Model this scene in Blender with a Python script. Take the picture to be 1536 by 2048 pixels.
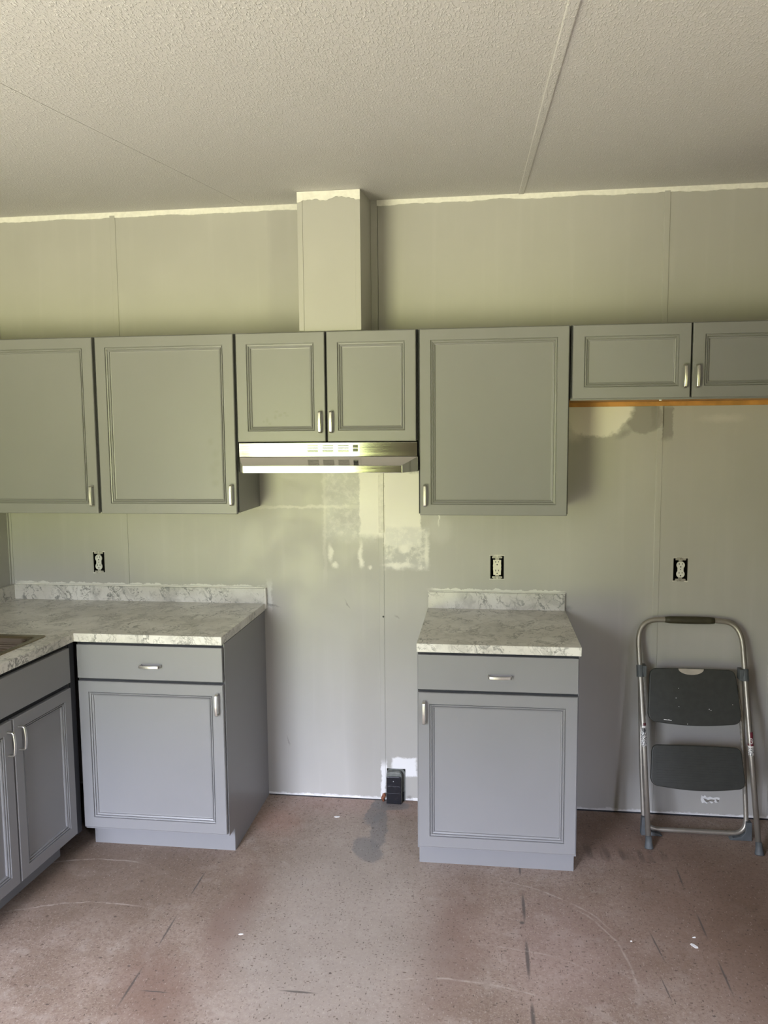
import bpy, bmesh, math, random
from mathutils import Vector, Matrix
from mathutils import noise as mnoise
PI = math.pi
for o in list(bpy.data.objects): bpy.data.objects.remove(o)
sc = bpy.context.scene
C = sc.collection
rnd = random.Random(7)

# ------------------------------------------------------------------ camera
CAM = Vector((1.0229, -3.4955, 1.7107))
YAW, PITCH, ROLL, FPX = 0.1278, -0.1005, -0.0082, 1571.4
cd = bpy.data.cameras.new('camera'); cam = bpy.data.objects.new('camera', cd); C.objects.link(cam)
fw = Vector((-math.sin(YAW)*math.cos(PITCH), math.cos(YAW)*math.cos(PITCH), math.sin(PITCH)))
rt = Vector((math.cos(YAW), math.sin(YAW), 0)); up = rt.cross(fw)
r2 = math.cos(ROLL)*rt + math.sin(ROLL)*up; u2 = -math.sin(ROLL)*rt + math.cos(ROLL)*up
cam.matrix_world = Matrix(((r2.x, u2.x, -fw.x, CAM.x), (r2.y, u2.y, -fw.y, CAM.y), (r2.z, u2.z, -fw.z, CAM.z), (0, 0, 0, 1)))
cd.sensor_fit = 'VERTICAL'; cd.sensor_height = 36.0; cd.sensor_width = 27.0
cd.lens = FPX/2048*36.0; cd.clip_start = 0.02
sc.camera = cam

# ------------------------------------------------------------------ world: bright sky over trees and a lawn
SKY = 34.0
w = bpy.data.worlds.new('world'); sc.world = w; w.use_nodes = True
wn = w.node_tree.nodes; wl = w.node_tree.links; wn.clear()
tc = wn.new('ShaderNodeTexCoord'); sx = wn.new('ShaderNodeSeparateXYZ'); mr = wn.new('ShaderNodeMapRange')
mr.inputs['From Min'].default_value = -1; mr.inputs['From Max'].default_value = 1
cr = wn.new('ShaderNodeValToRGB'); bg = wn.new('ShaderNodeBackground'); wo = wn.new('ShaderNodeOutputWorld')
wl.new(tc.outputs['Generated'], sx.inputs[0]); wl.new(sx.outputs['Z'], mr.inputs['Value'])
wl.new(mr.outputs[0], cr.inputs[0]); wl.new(cr.outputs[0], bg.inputs[0]); wl.new(bg.outputs[0], wo.inputs[0])
bg.inputs[1].default_value = SKY
el = cr.color_ramp.elements
stops = [(0.0, (0.74, 0.70, 0.62)), (0.38, (0.70, 0.68, 0.44)), (0.45, (0.54, 0.58, 0.17)), (0.485, (0.20, 0.24, 0.10)),
         (0.51, (0.16, 0.19, 0.10)), (0.54, (0.24, 0.26, 0.22)), (0.60, (0.70, 0.76, 0.96)), (0.68, (1.6, 1.68, 2.1))]
while len(el) < len(stops): el.new(0.5)
for e, (p, c) in zip(el, stops): e.position = p; e.color = (*c, 1)
w.cycles.sampling_method = 'MANUAL'; w.cycles.sample_map_resolution = 512

# window openings: (x0, x1, z0, z1) in the wall behind the camera; (y0, y1, z0, z1) in the left wall
YF = -4.25; XL = -1.245; XR = 5.40
WIN_A = (-1.14, -0.12, 0.12, 2.02)
WIN_B = (2.75, 3.25, 0.60, 2.02)
def portal(loc, rot, sx_, sy_):
    l = bpy.data.lights.new('portal', 'AREA'); l.shape = 'RECTANGLE'; l.size = sx_; l.size_y = sy_
    l.cycles.is_portal = True
    o = bpy.data.objects.new('window_portal', l); C.objects.link(o); o.location = loc; o.rotation_euler = rot
for (a, b, c, d) in (WIN_A, WIN_B):
    portal(((a+b)/2, YF-0.02, (c+d)/2), (PI/2, 0, 0), b-a, d-c)

vs = sc.view_settings
vs.view_transform = 'Standard'; vs.look = 'None'; vs.gamma = 1.0; vs.use_curve_mapping = False
vs.exposure = 0.25
sc.cycles.max_bounces = 12; sc.cycles.diffuse_bounces = 8; sc.cycles.glossy_bounces = 4
sc.cycles.sample_clamp_indirect = 6.0

# ------------------------------------------------------------------ helpers: nodes
class M:
    def __init__(s, name):
        s.m = bpy.data.materials.new(name); s.m.use_nodes = True
        s.n = s.m.node_tree.nodes; s.l = s.m.node_tree.links
        s.b = s.n['Principled BSDF']
        s.geo = s.n.new('ShaderNodeNewGeometry'); s.P = s.geo.outputs['Position']
    def set(s, **k):
        for a, v in k.items():
            nm = {'base': 'Base Color', 'rough': 'Roughness', 'metal': 'Metallic', 'spec': 'Specular IOR Level', 'coat': 'Coat Weight', 'aniso': 'Anisotropic'}[a]
            s.b.inputs[nm].default_value = (*v, 1) if isinstance(v, tuple) else v
        return s
    def noise(s, P, scale, detail=3, rough=.5, dist=0.0, col=False):
        n = s.n.new('ShaderNodeTexNoise'); s.l.new(P, n.inputs['Vector'])
        n.inputs['Scale'].default_value = scale; n.inputs['Detail'].default_value = detail
        n.inputs['Roughness'].default_value = rough; n.inputs['Distortion'].default_value = dist
        return n.outputs['Color' if col else 'Fac']
    def vm(s, op, a, b=None):
        n = s.n.new('ShaderNodeVectorMath'); n.operation = op
        for i, v in enumerate((a, b)):
            if v is None: continue
            if isinstance(v, (tuple, list)): n.inputs[i].default_value = v
            else: s.l.new(v, n.inputs[i])
        return n.outputs['Value' if op in ('LENGTH', 'DOT_PRODUCT') else 'Vector']
    def ma(s, op, a, b=0.0, clamp=False):
        n = s.n.new('ShaderNodeMath'); n.operation = op; n.use_clamp = clamp
        for i, v in enumerate((a, b)):
            if isinstance(v, (int, float)): n.inputs[i].default_value = v
            else: s.l.new(v, n.inputs[i])
        return n.outputs[0]
    def mp(s, P, scale=(1, 1, 1), rot=(0, 0, 0), loc=(0, 0, 0), typ='POINT'):
        n = s.n.new('ShaderNodeMapping'); n.vector_type = typ; s.l.new(P, n.inputs[0])
        n.inputs['Location'].default_value = loc; n.inputs['Rotation'].default_value = rot; n.inputs['Scale'].default_value = scale
        return n.outputs[0]
    def rng(s, v, a, b, c=0.0, d=1.0, smooth=True):
        n = s.n.new('ShaderNodeMapRange'); n.interpolation_type = 'SMOOTHSTEP' if smooth else 'LINEAR'
        s.l.new(v, n.inputs['Value'])
        for k, x in zip(('From Min', 'From Max', 'To Min', 'To Max'), (a, b, c, d)): n.inputs[k].default_value = x
        return n.outputs[0]
    def mix(s, f, a, b, op='MIX'):
        n = s.n.new('ShaderNodeMix'); n.data_type = 'RGBA'; n.blend_type = op
        for k, v in (('Factor', f), ('A', a), ('B', b)):
            i = [x for x in n.inputs if x.name == k and (x.type == ('VALUE' if k == 'Factor' else 'RGBA'))][0]
            if isinstance(v, (int, float)): i.default_value = v
            elif isinstance(v, tuple): i.default_value = (*v, 1)
            else: s.l.new(v, i)
        return [x for x in n.outputs if x.type == 'RGBA'][0]
    def warp(s, P, scale, amt, detail=4):
        c = s.noise(P, scale, detail, .6, col=True)
        c = s.vm('SUBTRACT', c, (.5, .5, .5)); c = s.vm('MULTIPLY', c, (amt, amt, amt))
        return s.vm('ADD', P, c)
    def flat_xz(s, P):
        a = s.n.new('ShaderNodeSeparateXYZ'); b = s.n.new('ShaderNodeCombineXYZ'); s.l.new(P, a.inputs[0])
        s.l.new(a.outputs['X'], b.inputs['X']); s.l.new(a.outputs['Z'], b.inputs['Y'])
        return b.outputs[0]
    def flat_xy(s, P): return s.vm('MULTIPLY', P, (1, 1, 0))
    def blob(s, P, cx, cy, rx, ry, rot=0.0, soft=.3, box=False):
        v = s.mp(P, (rx, ry, 1), (0, 0, rot), (cx, cy, 0), 'TEXTURE')
        if box:
            a = s.vm('ABSOLUTE', v); q = s.n.new('ShaderNodeSeparateXYZ'); s.l.new(a, q.inputs[0])
            d = s.ma('MAXIMUM', q.outputs['X'], q.outputs['Y'])
        else: d = s.vm('LENGTH', v)
        return s.rng(d, 1+soft, 1-soft)
    def bump(s, h, strength=.3, dist=.001, prev=None):
        n = s.n.new('ShaderNodeBump'); n.inputs['Strength'].default_value = strength; n.inputs['Distance'].default_value = dist
        s.l.new(h, n.inputs['Height'])
        if prev: s.l.new(prev, n.inputs['Normal'])
        s.l.new(n.outputs[0], s.b.inputs['Normal']); return n.outputs[0]
    def col(s, c): s.l.new(c, s.b.inputs['Base Color'])
    def rgh(s, c): s.l.new(c, s.b.inputs['Roughness'])

def simple(name, base, rough=.5, metal=0.0, var=.06, scale=30, bump=0.0):
    m = M(name).set(base=base, rough=rough, metal=metal)
    n = m.noise(m.P, scale, 3)
    f = m.rng(n, .3, .7, 1-var, 1+var, False)
    m.col(m.vm('MULTIPLY', m.vm('ADD', tuple(base), (0, 0, 0)), m.n.new('ShaderNodeCombineXYZ').outputs[0]) if False else m.mix(f if False else m.rng(n, .3, .7), tuple(c*(1-var) for c in base), tuple(min(1, c*(1+var)) for c in base)))
    if bump: m.bump(m.noise(m.P, scale*8, 2), bump, .0005)
    return m.m

# ------------------------------------------------------------------ materials
WALL = (0.425, 0.415, 0.385)
def wall_material():
    m = M('painted_wall').set(rough=.42, spec=.45)
    P = m.flat_xz(m.P)
    base = m.mix(m.rng(m.noise(P, 1.7, 4), .35, .65), tuple(c*.97 for c in WALL), tuple(c*1.03 for c in WALL))
    st = m.noise(m.mp(P, (22, 1.2, 1)), 1.0, 4)
    base = m.mix(m.ma('MULTIPLY', m.rng(st, .5, .75), .12), base, (0.56, 0.55, 0.53))
    W = m.warp(m.warp(P, 9, .09, 5), 55, .02, 3)
    W2 = m.warp(m.warp(P, 22, .03, 5), 90, .012, 3)
    def paint(mask, c, k=1.0):
        nonlocal base
        base = m.mix(m.ma('MULTIPLY', mask, k), base, c)
    WH = (0.82, 0.80, 0.745)
    bl = lambda *a, **k: m.blob(W, *a, **k)
    b2 = lambda *a, **k: m.blob(W2, *a, **k)
    # thin skim of filler left of the seam, then the whiter patches either side of it
    tex = m.rng(m.noise(W2, 28, 5, .7), .42, .66)
    skim = b2(.415, 1.40, .115, .17, soft=.22, box=True)
    paint(skim, (0.53, 0.53, 0.53), .55); paint(m.ma('MULTIPLY', skim, tex), WH, .35)
    ln = b2(.24, 1.377, .20, .006, soft=.9, box=True); paint(ln, WH, .45)
    ln = b2(.30, 1.34, .006, .20, soft=.9, box=True); paint(ln, WH, .25)
    paint(b2(.515, 1.43, .052, .185, soft=.10, box=True), WH, .9)
    paint(b2(.655, 1.37, .085, .165, soft=.06, box=True), WH, .95)
    paint(b2(.62, 1.25, .045, .05, soft=.3), WH, .9)
    sk2 = b2(.675, 1.19, .10, .095, soft=.12, box=True)
    paint(sk2, (0.55, 0.55, 0.55), .5); paint(m.ma('MULTIPLY', sk2, m.rng(m.noise(W2, 18, 5, .7), .45, .62)), WH, .6)
    paint(b2(.662, 1.19, .022, .02, soft=.5), WH, .9)
    paint(b2(.64, 1.115, .06, .012, soft=.6), WH, .8)
    paint(b2(.765, 1.17, .010, .055, soft=.6), WH, .7)
    paint(b2(.82, 1.33, .004, .03, soft=.6), WH, .9); paint(b2(.825, 1.28, .05, .06, soft=.5), (0.58, 0.57, 0.55), .4)
    for a in ((.325, 1.165, .010, .035), (.345, 1.11, .014, .012), (.465, 1.16, .009, .05), (.47, 1.12, .012, .018), (.51, 1.10, .01, .008)):
        paint(b2(*a, soft=.7), WH, .75)
    paint(b2(.56, 1.28, .018, .03, soft=.4), WH, .8)
    # patch under the short cabinet by the fridge space
    paint(bl(1.70, 1.765, .075, .065, soft=.12), (0.27, 0.26, 0.24), .85)
    paint(b2(1.795, 1.745, .022, .07, soft=.2, box=True), (0.25, 0.24, 0.22), .85)
    paint(b2(1.742, 1.775, .014, .05, soft=.3, box=True), (0.25, 0.24, 0.22), .8)
    paint(bl(1.50, 1.80, .15, .115, soft=.10), WH, .9)
    paint(b2(1.40, 1.72, .05, .05, soft=.6), WH, .5)
    paint(b2(1.62, 1.70, .035, .012, rot=.5, soft=.8), (0.27, 0.26, 0.24), .7)
    paint(b2(2.02, 1.76, .07, .014, soft=.9), (0.60, 0.58, 0.54), .5)
    # filler round the range receptacle
    paint(b2(.66, .165, .058, .045, soft=.12, box=True), (0.84, 0.84, 0.84), .95)
    paint(b2(.563, .09, .012, .09, soft=.3, box=True), (0.84, 0.84, 0.84), .9)
    # primer along the floor and along the tops of the splashbacks
    paint(m.blob(W2, .5, .006, 3.0, .008, soft=.5, box=True), (0.78, 0.78, 0.78), .7)
    paint(m.blob(W2, -.61, 1.002, .60, .008, soft=.08, box=True), (0.72, 0.71, 0.66), .9)
    paint(m.blob(W2, 1.075, 1.000, .29, .008, soft=.08, box=True), (0.72, 0.71, 0.66), .9)
    paint(m.blob(W2, .035, .955, .010, .06, soft=.6, box=True), (0.70, 0.70, 0.67), .7)
    # scuffs
    for a in ((.40, .93, .003, .02, .6), (.63, .875, .012, .003, -.5), (.045, .92, .03, .004, -.3), (1.39, .93, .018, .012, .3), (.11, .27, .003, .02, .2), (.68, .02, .01, .006, 0)):
        paint(b2(*a, soft=.8), (0.2, 0.19, 0.17), .6)
    paint(m.blob(P, .567, .875, .0045, .0045, soft=.2), (0.02, 0.02, 0.02), 1)
    dirt = m.rng(m.noise(W, 6, 5, .65), .60, .75)
    paint(dirt, (0.40, 0.39, 0.37), .15)
    m.col(base)
    m.bump(m.noise(m.P, 260, 3), .12, .0006)
    m.rgh(m.rng(m.noise(P, 7, 3), .3, .7, .36, .50))
    return m.m
m_wall = wall_material()
def plain_wall():
    m = M('painted_wall_plain').set(rough=.45)
    m.col(m.mix(m.rng(m.noise(m.P, 2, 4), .35, .65), tuple(c*.97 for c in WALL), tuple(c*1.03 for c in WALL)))
    m.bump(m.noise(m.P, 260, 3), .12, .0006); return m.m
m_wallp = plain_wall()
def paneling():
    m = M('unseen_dark_paneling').set(rough=.5)  # invented dark finish for unseen walls, cuts light bounced into the room
    n = m.noise(m.mp(m.P, (14, 14, 1)), 1, 4)
    m.col(m.mix(m.rng(n, .3, .7), (0.055, 0.036, 0.023), (0.10, 0.067, 0.045))); return m.m
m_panel = paneling()
m_white = simple('white_primer', (0.80, 0.785, 0.73), .55, var=.05, scale=60, bump=.15)
m_caulk = simple('caulk', (0.72, 0.70, 0.64), .5, var=.06, scale=60, bump=.2)

def ceiling_material():
    m = M('textured_ceiling').set(rough=.55, spec=.5)
    P = m.mp(m.P, (3.6, 1.35, 3.6), (0, 0, .10))
    W = m.warp(P, 26, .018, 3)
    a = m.noise(W, 62, 3, .55); a = m.rng(a, .47, .70)
    b = m.noise(P, 180, 3, .6)
    h = m.ma('ADD', a, m.ma('MULTIPLY', b, .35))
    c = m.mix(m.ma('MULTIPLY', a, .55), (0.645, 0.635, 0.61), (0.90, 0.89, 0.86))  # raised strokes lightened: relief highlights painted into the colour
    c = m.mix(m.rng(m.noise(m.P, 1.3, 4), .55, .7, 0, .12), c, (0.60, 0.54, 0.47))
    m.col(c); m.bump(h, .9, .0017)
    return m.m
m_ceil = ceiling_material()

def floor_material():
    m = M('particleboard_floor').set(rough=.62, spec=.35)
    P = m.flat_xy(m.P)
    c = m.mix(m.rng(m.noise(P, 3.2, 5, .6), .38, .62), (0.255, 0.190, 0.145), (0.340, 0.265, 0.215))
    c = m.mix(m.rng(m.noise(P, 60, 5, .75), .42, .66, 0, .60), c, (0.185, 0.125, 0.10))
    c = m.mix(m.rng(m.noise(m.warp(P, 30, .02, 3), 150, 4, .75), .50, .70, 0, .55), c, (0.52, 0.44, 0.38))
    c = m.mix(m.rng(m.noise(P, 9, 5, .7), .50, .66, 0, .35), c, (0.46, 0.40, 0.345))
    W = m.warp(m.warp(P, 4, .16, 4), 25, .03, 4)
    W2 = m.warp(P, 60, .004, 4)
    def paint(mask, col, k=1.0):
        nonlocal c
        c = m.mix(m.ma('MULTIPLY', mask, k), c, col)
    RB = (0.205, 0.125, 0.095)
    # stains, plus broad darker and paler patches
    paint(m.blob(W, .15, -.95, .065, .30, .05, .7), RB, .75)
    paint(m.blob(W, .02, -1.35, .10, .22, .5, .7), RB, .60)
    paint(m.blob(W, .90, -1.00, .11, .32, -.1, .7), RB, .62)
    paint(m.blob(W, 1.30, -1.00, .22, .26, 0, .7), (0.36, 0.25, 0.23), .35)
    paint(m.blob(W, 1.95, -.75, .45, .50, 0, .6), (0.185, 0.115, 0.082), .65)  # this and next blob: weaker light at the right painted as brown
    paint(m.blob(W, 2.15, -1.3, .35, .5, 0, .6), (0.19, 0.125, 0.09), .60)
    paint(m.blob(W, 1.6, -.20, .32, .20, 0, .5), (0.20, 0.125, 0.09), .55)
    paint(m.blob(W, .45, -.06, .30, .10, 0, .7), (0.45, 0.27, 0.25), .30)
    paint(m.blob(W, .12, -.25, .10, .12, .6, .7), (0.38, 0.21, 0.16), .40)
    paint(m.blob(W, .52, -.95, .33, .75, 0, .6), (0.43, 0.39, 0.35), .55)
    paint(m.blob(W, -.45, -.75, .50, .30, 0, .8), (0.16, 0.115, 0.08), .6)
    # floor leveller smear in front of the receptacle
    G = (0.215, 0.205, 0.20)
    for a in ((.545, -.10, .045, .14, -.12), (.575, -.28, .035, .17, .05), (.548, -.44, .055, .10, .45), (.60, -.05, .09, .05, 0)):
        paint(m.blob(m.warp(m.warp(W2, 15, .04, 3), 60, .012, 3), *a, soft=.14), G, .78)
    # nail lines filled dark
    for (x, y, h_, w_, r) in ((-.058, -.757, .07, .003, .0), (-.060, -1.045, .075, .003, .02), (-.065, -1.325, .075, .0035, 0),
            (1.167, -.53, .03, .004, 0), (1.170, -.77, .075, .0055, 0), (1.169, -1.055, .085, .006, 0), (1.171, -1.31, .05, .006, 0), (1.160, -.865, .008, .008, 0),
            (1.775, -.51, .06, .003, -.03), (1.778, -.81, .06, .003, 0), (1.780, -1.07, .07, .003, 0), (1.60, -.94, .07, .0025, .12), (1.585, -1.15, .05, .002, .1),
            (.46, -1.29, .004, .05, 0), (.02, -1.34, .0025, .04, 0)):
        paint(m.blob(W2, x, y, w_, h_, r, .5), (0.085, 0.075, 0.07), .8)
    # pale drag scratches, each an arc
    WA = m.warp(m.warp(P, 3, .05, 3), 40, .008, 4); AG = m.rng(m.noise(P, 14, 4, .7), .36, .58)
    def arc(cx, cy, r, wd, ang, span, k=.5):
        v = m.vm('LENGTH', m.mp(WA, (1, 1, 1), (0, 0, 0), (cx, cy, 0), 'TEXTURE'))
        d = m.ma('ABSOLUTE', m.ma('SUBTRACT', v, r)); a = m.rng(d, wd, 0)
        g = m.blob(P, cx+r*math.cos(ang), cy+r*math.sin(ang), span, span, 0, .4)
        paint(m.ma('MULTIPLY', m.ma('MULTIPLY', a, g), AG), (0.60, 0.53, 0.46), k)
    arc(-.45, -1.30, .66, .006, 1.72, .22); arc(-.30, -1.75, .83, .006, 1.75, .24); arc(-.30, -1.80, .86, .005, 2.3, .16, .35)
    arc(1.00, -1.12, .52, .006, .95, .22, .4); arc(1.00, -1.12, .50, .006, .35, .2, .35); arc(.95, -1.9, .72, .006, 1.5, .22, .45)
    arc(1.05, -1.6, .60, .005, 1.3, .2, .3)
    # scuffed row under the cabinet edge
    st = m.noise(m.mp(P, (30, 3, 1)), 1, 2); paint(m.ma('MULTIPLY', m.blob(W, 1.55, -.37, .20, .045, 0, .5), m.rng(st, .45, .6)), (0.10, 0.07, 0.055), .6)
    # chips of darker and lighter wood
    def flecks(scale, thr, sel, col, k, sc3):
        v = m.n.new('ShaderNodeTexVoronoi'); v.inputs['Scale'].default_value = scale
        m.l.new(m.warp(m.mp(P, sc3), 12, .02, 2), v.inputs['Vector'])
        a = m.rng(v.outputs['Distance'], thr, thr*.5)
        q = m.n.new('ShaderNodeSeparateColor'); m.l.new(v.outputs['Color'], q.inputs[0])
        b = m.rng(q.outputs[0], sel, sel+.02); paint(m.ma('MULTIPLY', a, b), col, k)
    flecks(70, .20, .70, (0.07, 0.05, 0.04), .75, (1, .55, 1)); flecks(62, .22, .80, (0.09, 0.06, 0.045), .7, (.5, 1, 1))
    flecks(130, .28, .60, (0.10, 0.07, 0.055), .6, (.45, 1, 1)); flecks(140, .28, .62, (0.10, 0.07, 0.055), .55, (1, .4, 1)); flecks(26, .13, .86, (0.06, 0.045, 0.04), .7, (.7, 1, 1))
    flecks(150, .28, .80, (0.60, 0.53, 0.47), .35, (1, .4, 1))
    m.col(c)
    m.bump(m.noise(P, 150, 4, .7), .25, .0010)
    m.rgh(m.rng(m.noise(P, 9, 4), .3, .7, .52, .72))
    return m.m
m_floor = floor_material()

CAB = (0.222, 0.222, 0.224)
def cabinet_paint(name='cabinet_grey', smudges=()):
    m = M(name).set(rough=.36, spec=.5)
    c = m.mix(m.rng(m.noise(m.P, 3, 3), .35, .65), tuple(x*.985 for x in CAB), tuple(x*1.015 for x in CAB))
    if smudges:
        W = m.warp(m.flat_xz(m.P), 45, .012, 3)
        for (a, k) in smudges: c = m.mix(m.ma('MULTIPLY', m.blob(W, *a, soft=.8), k), c, (0.17, 0.165, 0.15))
    m.col(c)
    m.bump(m.noise(m.mp(m.P, (1, 1, 1)), 420, 2), .10, .0003)
    return m.m
m_cab = cabinet_paint()
m_cab2 = cabinet_paint('cabinet_grey_smudged', [((-.115, 1.68, .010, .012), .25), ((-.095, 1.63, .012, .016), .22), ((-.105, 1.56, .016, .025), .22), ((-.10, 1.505, .014, .014), .30), ((-.09, 1.59, .012, .012), .2)])
m_cabh = cabinet_paint('cabinet_grey_specked', [((.165, 1.778, .006, .009), .4), ((.185, 1.786, .006, .006), .4), ((.17, 1.80, .007, .004), .35), ((.205, 1.795, .007, .004), .4), ((.215, 1.785, .008, .004), .3), ((.13, 1.765, .006, .009), .4), ((.142, 1.752, .006, .005), .4), ((.115, 1.762, .004, .005), .3)])
m_dark = simple('dark_gap', (0.018, 0.019, 0.024), .6)
m_raw = simple('raw_wood', (0.50, 0.245, 0.06), .6, var=.2, scale=14)
m_nickel = simple('brushed_nickel', (0.66, 0.64, 0.60), .33, 1.0, .04, 200)

def marble():
    m = M('marble_laminate').set(rough=.30, spec=.5)
    P = m.mp(m.P, (1, 1, 1), (.5, .35, .6))
    W = m.warp(m.warp(P, 6, .12, 4), 30, .022, 4)
    c = m.mix(m.rng(m.noise(W, 5, 4), .35, .65), (0.585, 0.565, 0.515), (0.725, 0.71, 0.665))
    def vein(scale, width, sc3, col, k, det=5, lo=.35):
        nonlocal c
        n = m.noise(m.mp(W, sc3), scale, det, .6)
        d = m.ma('ABSOLUTE', m.ma('SUBTRACT', n, .5)); a = m.rng(d, width, 0)
        g = m.rng(m.noise(P, 9, 2), lo, lo+.25)
        c = m.mix(m.ma('MULTIPLY', m.ma('MULTIPLY', a, g), k), c, col)
    D = m.mp(m.P, (1, 1, 1), (.2, .75, .5)); D = m.warp(m.warp(D, 7, .10, 4), 40, .014, 4)
    def streak(scale, sc3, lo, hi, col, k, gate=.42):
        nonlocal c
        n = m.rng(m.noise(m.mp(D, sc3), scale, 4, .65), lo, hi)
        g = m.rng(m.noise(m.P, 7, 2), gate, gate+.2)
        c = m.mix(m.ma('MULTIPLY', m.ma('MULTIPLY', n, g), k), c, col)
    vein(10, .020, (1, .5, .5), (0.17, 0.17, 0.155), .85, 4, .30)
    vein(21, .022, (.6, 1, .6), (0.24, 0.235, 0.21), .70, 4, .32)
    vein(4.5, .05, (1, .5, .7), (0.36, 0.35, 0.32), .50, 6, .3)
    streak(26, (2.8, .8, .45), .57, .70, (0.27, 0.26, 0.235), .60, .42)
    streak(42, (2.2, .8, .4), .58, .72, (0.30, 0.29, 0.26), .60, .36)
    c = m.mix(m.rng(m.noise(P, 160, 3, .7), .55, .8, 0, .35), c, (0.40, 0.39, 0.36))
    m.col(c); return m.m
m_marble = marble()

def stainless(name, rough=.16, base=(0.60, 0.59, 0.565)):
    m = M(name).set(base=base, rough=rough, metal=1.0)
    n = m.noise(m.mp(m.P, (1.5, 400, 400)), 1, 3); m.rgh(m.rng(n, .3, .7, rough*.8, rough*1.35))
    m.bump(n, .03, .0002); return m.m
m_steel = stainless('hood_steel', .10); m_sink = stainless('sink_steel', .30, (0.30, 0.25, 0.20))
m_black = simple('black_plastic', (0.012, 0.012, 0.016), .22, var=.1)
m_box = simple('black_box', (0.010, 0.009, 0.009), .6, var=.1)
m_ivory = simple('ivory_plastic', (0.78, 0.74, 0.62), .35)
m_wplas = simple('white_plastic', (0.70, 0.69, 0.66), .35)
m_strap = simple('dull_strap', (0.42, 0.40, 0.36), .5, .6, .2, 90)
m_tube = simple('champagne_tube', (0.38, 0.355, 0.31), .42, .7, .04, 40)
m_step = simple('grey_step_plastic', (0.032, 0.034, 0.030), .55, var=.1, scale=40, bump=.3)
m_rubber = simple('rubber_grey', (0.085, 0.095, 0.10), .6, var=.12)
m_grip = simple('olive_grip', (0.045, 0.04, 0.022), .55, var=.15)
m_beige = simple('beige_insert', (0.42, 0.38, 0.32), .5)
m_chip = simple('white_chip', (0.82, 0.82, 0.80), .6)
m_rust = simple('rusty_brown', (0.22, 0.075, 0.035), .7, var=.4, scale=200)
m_greybox = simple('grey_knockout', (0.17, 0.18, 0.165), .5, .3, .2, 60)
m_frame = simple('window_vinyl', (0.75, 0.75, 0.74), .4)

# ------------------------------------------------------------------ helpers: meshes
def link(name, bm, mat, parent=None, loc=(0, 0, 0), smooth=False, bev=0.0, seg=2, rot=None):
    bmesh.ops.recalc_face_normals(bm, faces=bm.faces)
    me = bpy.data.meshes.new(name); bm.to_mesh(me); bm.free(); me.materials.append(mat)
    if smooth:
        for p in me.polygons: p.use_smooth = True
    o = bpy.data.objects.new(name, me); C.objects.link(o); o.location = loc
    if rot: o.rotation_euler = rot
    if parent: o.parent = parent
    if bev:
        b = o.modifiers.new('bevel', 'BEVEL'); b.width = bev; b.segments = seg; b.limit_method = 'ANGLE'; b.angle_limit = .6
    return o
def box(bm, x0, x1, y0, y1, z0, z1):
    v = [bm.verts.new(p) for p in ((x0, y0, z0), (x1, y0, z0), (x1, y1, z0), (x0, y1, z0), (x0, y0, z1), (x1, y0, z1), (x1, y1, z1), (x0, y1, z1))]
    for f in ((0, 3, 2, 1), (4, 5, 6, 7), (0, 1, 5, 4), (1, 2, 6, 5), (2, 3, 7, 6), (3, 0, 4, 7)): bm.faces.new([v[i] for i in f])
def B(*a):
    bm = bmesh.new()
    for q in a: box(bm, *q)
    return bm
def prism(bm, pts, y0, y1):                       # polygon in xz, extruded along y
    a = [bm.verts.new((x, y0, z)) for x, z in pts]; b = [bm.verts.new((x, y1, z)) for x, z in pts]
    bm.faces.new(a); bm.faces.new(b[::-1]); n = len(pts)
    for i in range(n): bm.faces.new((a[i], a[(i+1) % n], b[(i+1) % n], b[i]))
def prism_z(bm, pts, z0, z1):
    a = [bm.verts.new((x, y, z0)) for x, y in pts]; b = [bm.verts.new((x, y, z1)) for x, y in pts]
    bm.faces.new(a); bm.faces.new(b[::-1]); n = len(pts)
    for i in range(n): bm.faces.new((a[i], a[(i+1) % n], b[(i+1) % n], b[i]))
def tube(bm, pts, r, seg=14, caps=True, prof=None):
    pts = [Vector(p) for p in pts]; rings = []
    t0 = (pts[1]-pts[0]).normalized(); ref = Vector((0, 1, 0)) if abs(t0.y) < .9 else Vector((1, 0, 0))
    nrm = t0.cross(ref).normalized()
    for i, p in enumerate(pts):
        t = (pts[min(i+1, len(pts)-1)]-pts[max(i-1, 0)]).normalized()
        nrm = (nrm - t*nrm.dot(t)).normalized(); bn = t.cross(nrm)
        rr = r[i] if isinstance(r, (list, tuple)) else r
        rings.append([bm.verts.new(p + (nrm*math.cos(a)+bn*math.sin(a))*rr) for a in [2*PI*k/seg for k in range(seg)]])
    for a, b in zip(rings, rings[1:]):
        for k in range(seg): bm.faces.new((a[k], a[(k+1) % seg], b[(k+1) % seg], b[k]))
    if caps: bm.faces.new(rings[0][::-1]); bm.faces.new(rings[-1])
def arcpts(p0, c, p1, n=8):                        # quadratic corner
    p0, c, p1 = Vector(p0), Vector(c), Vector(p1)
    return [(1-t)**2*p0 + 2*t*(1-t)*c + t*t*p1 for t in [i/n for i in range(n+1)]]
def thing(name, label, cat, loc=(0, 0, 0), group=None, rz=0):
    o = bpy.data.objects.new(name, None); C.objects.link(o); o.location = loc; o.rotation_euler = (0, 0, rz)
    o.empty_display_size = .1; o['label'] = label; o['category'] = cat
    if group: o['group'] = group
    return o
def tag(o, label, cat, group=None):
    o['label'] = label; o['category'] = cat
    if group: o['group'] = group
    return o
def struct(o): o['kind'] = 'structure'; return o
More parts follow.
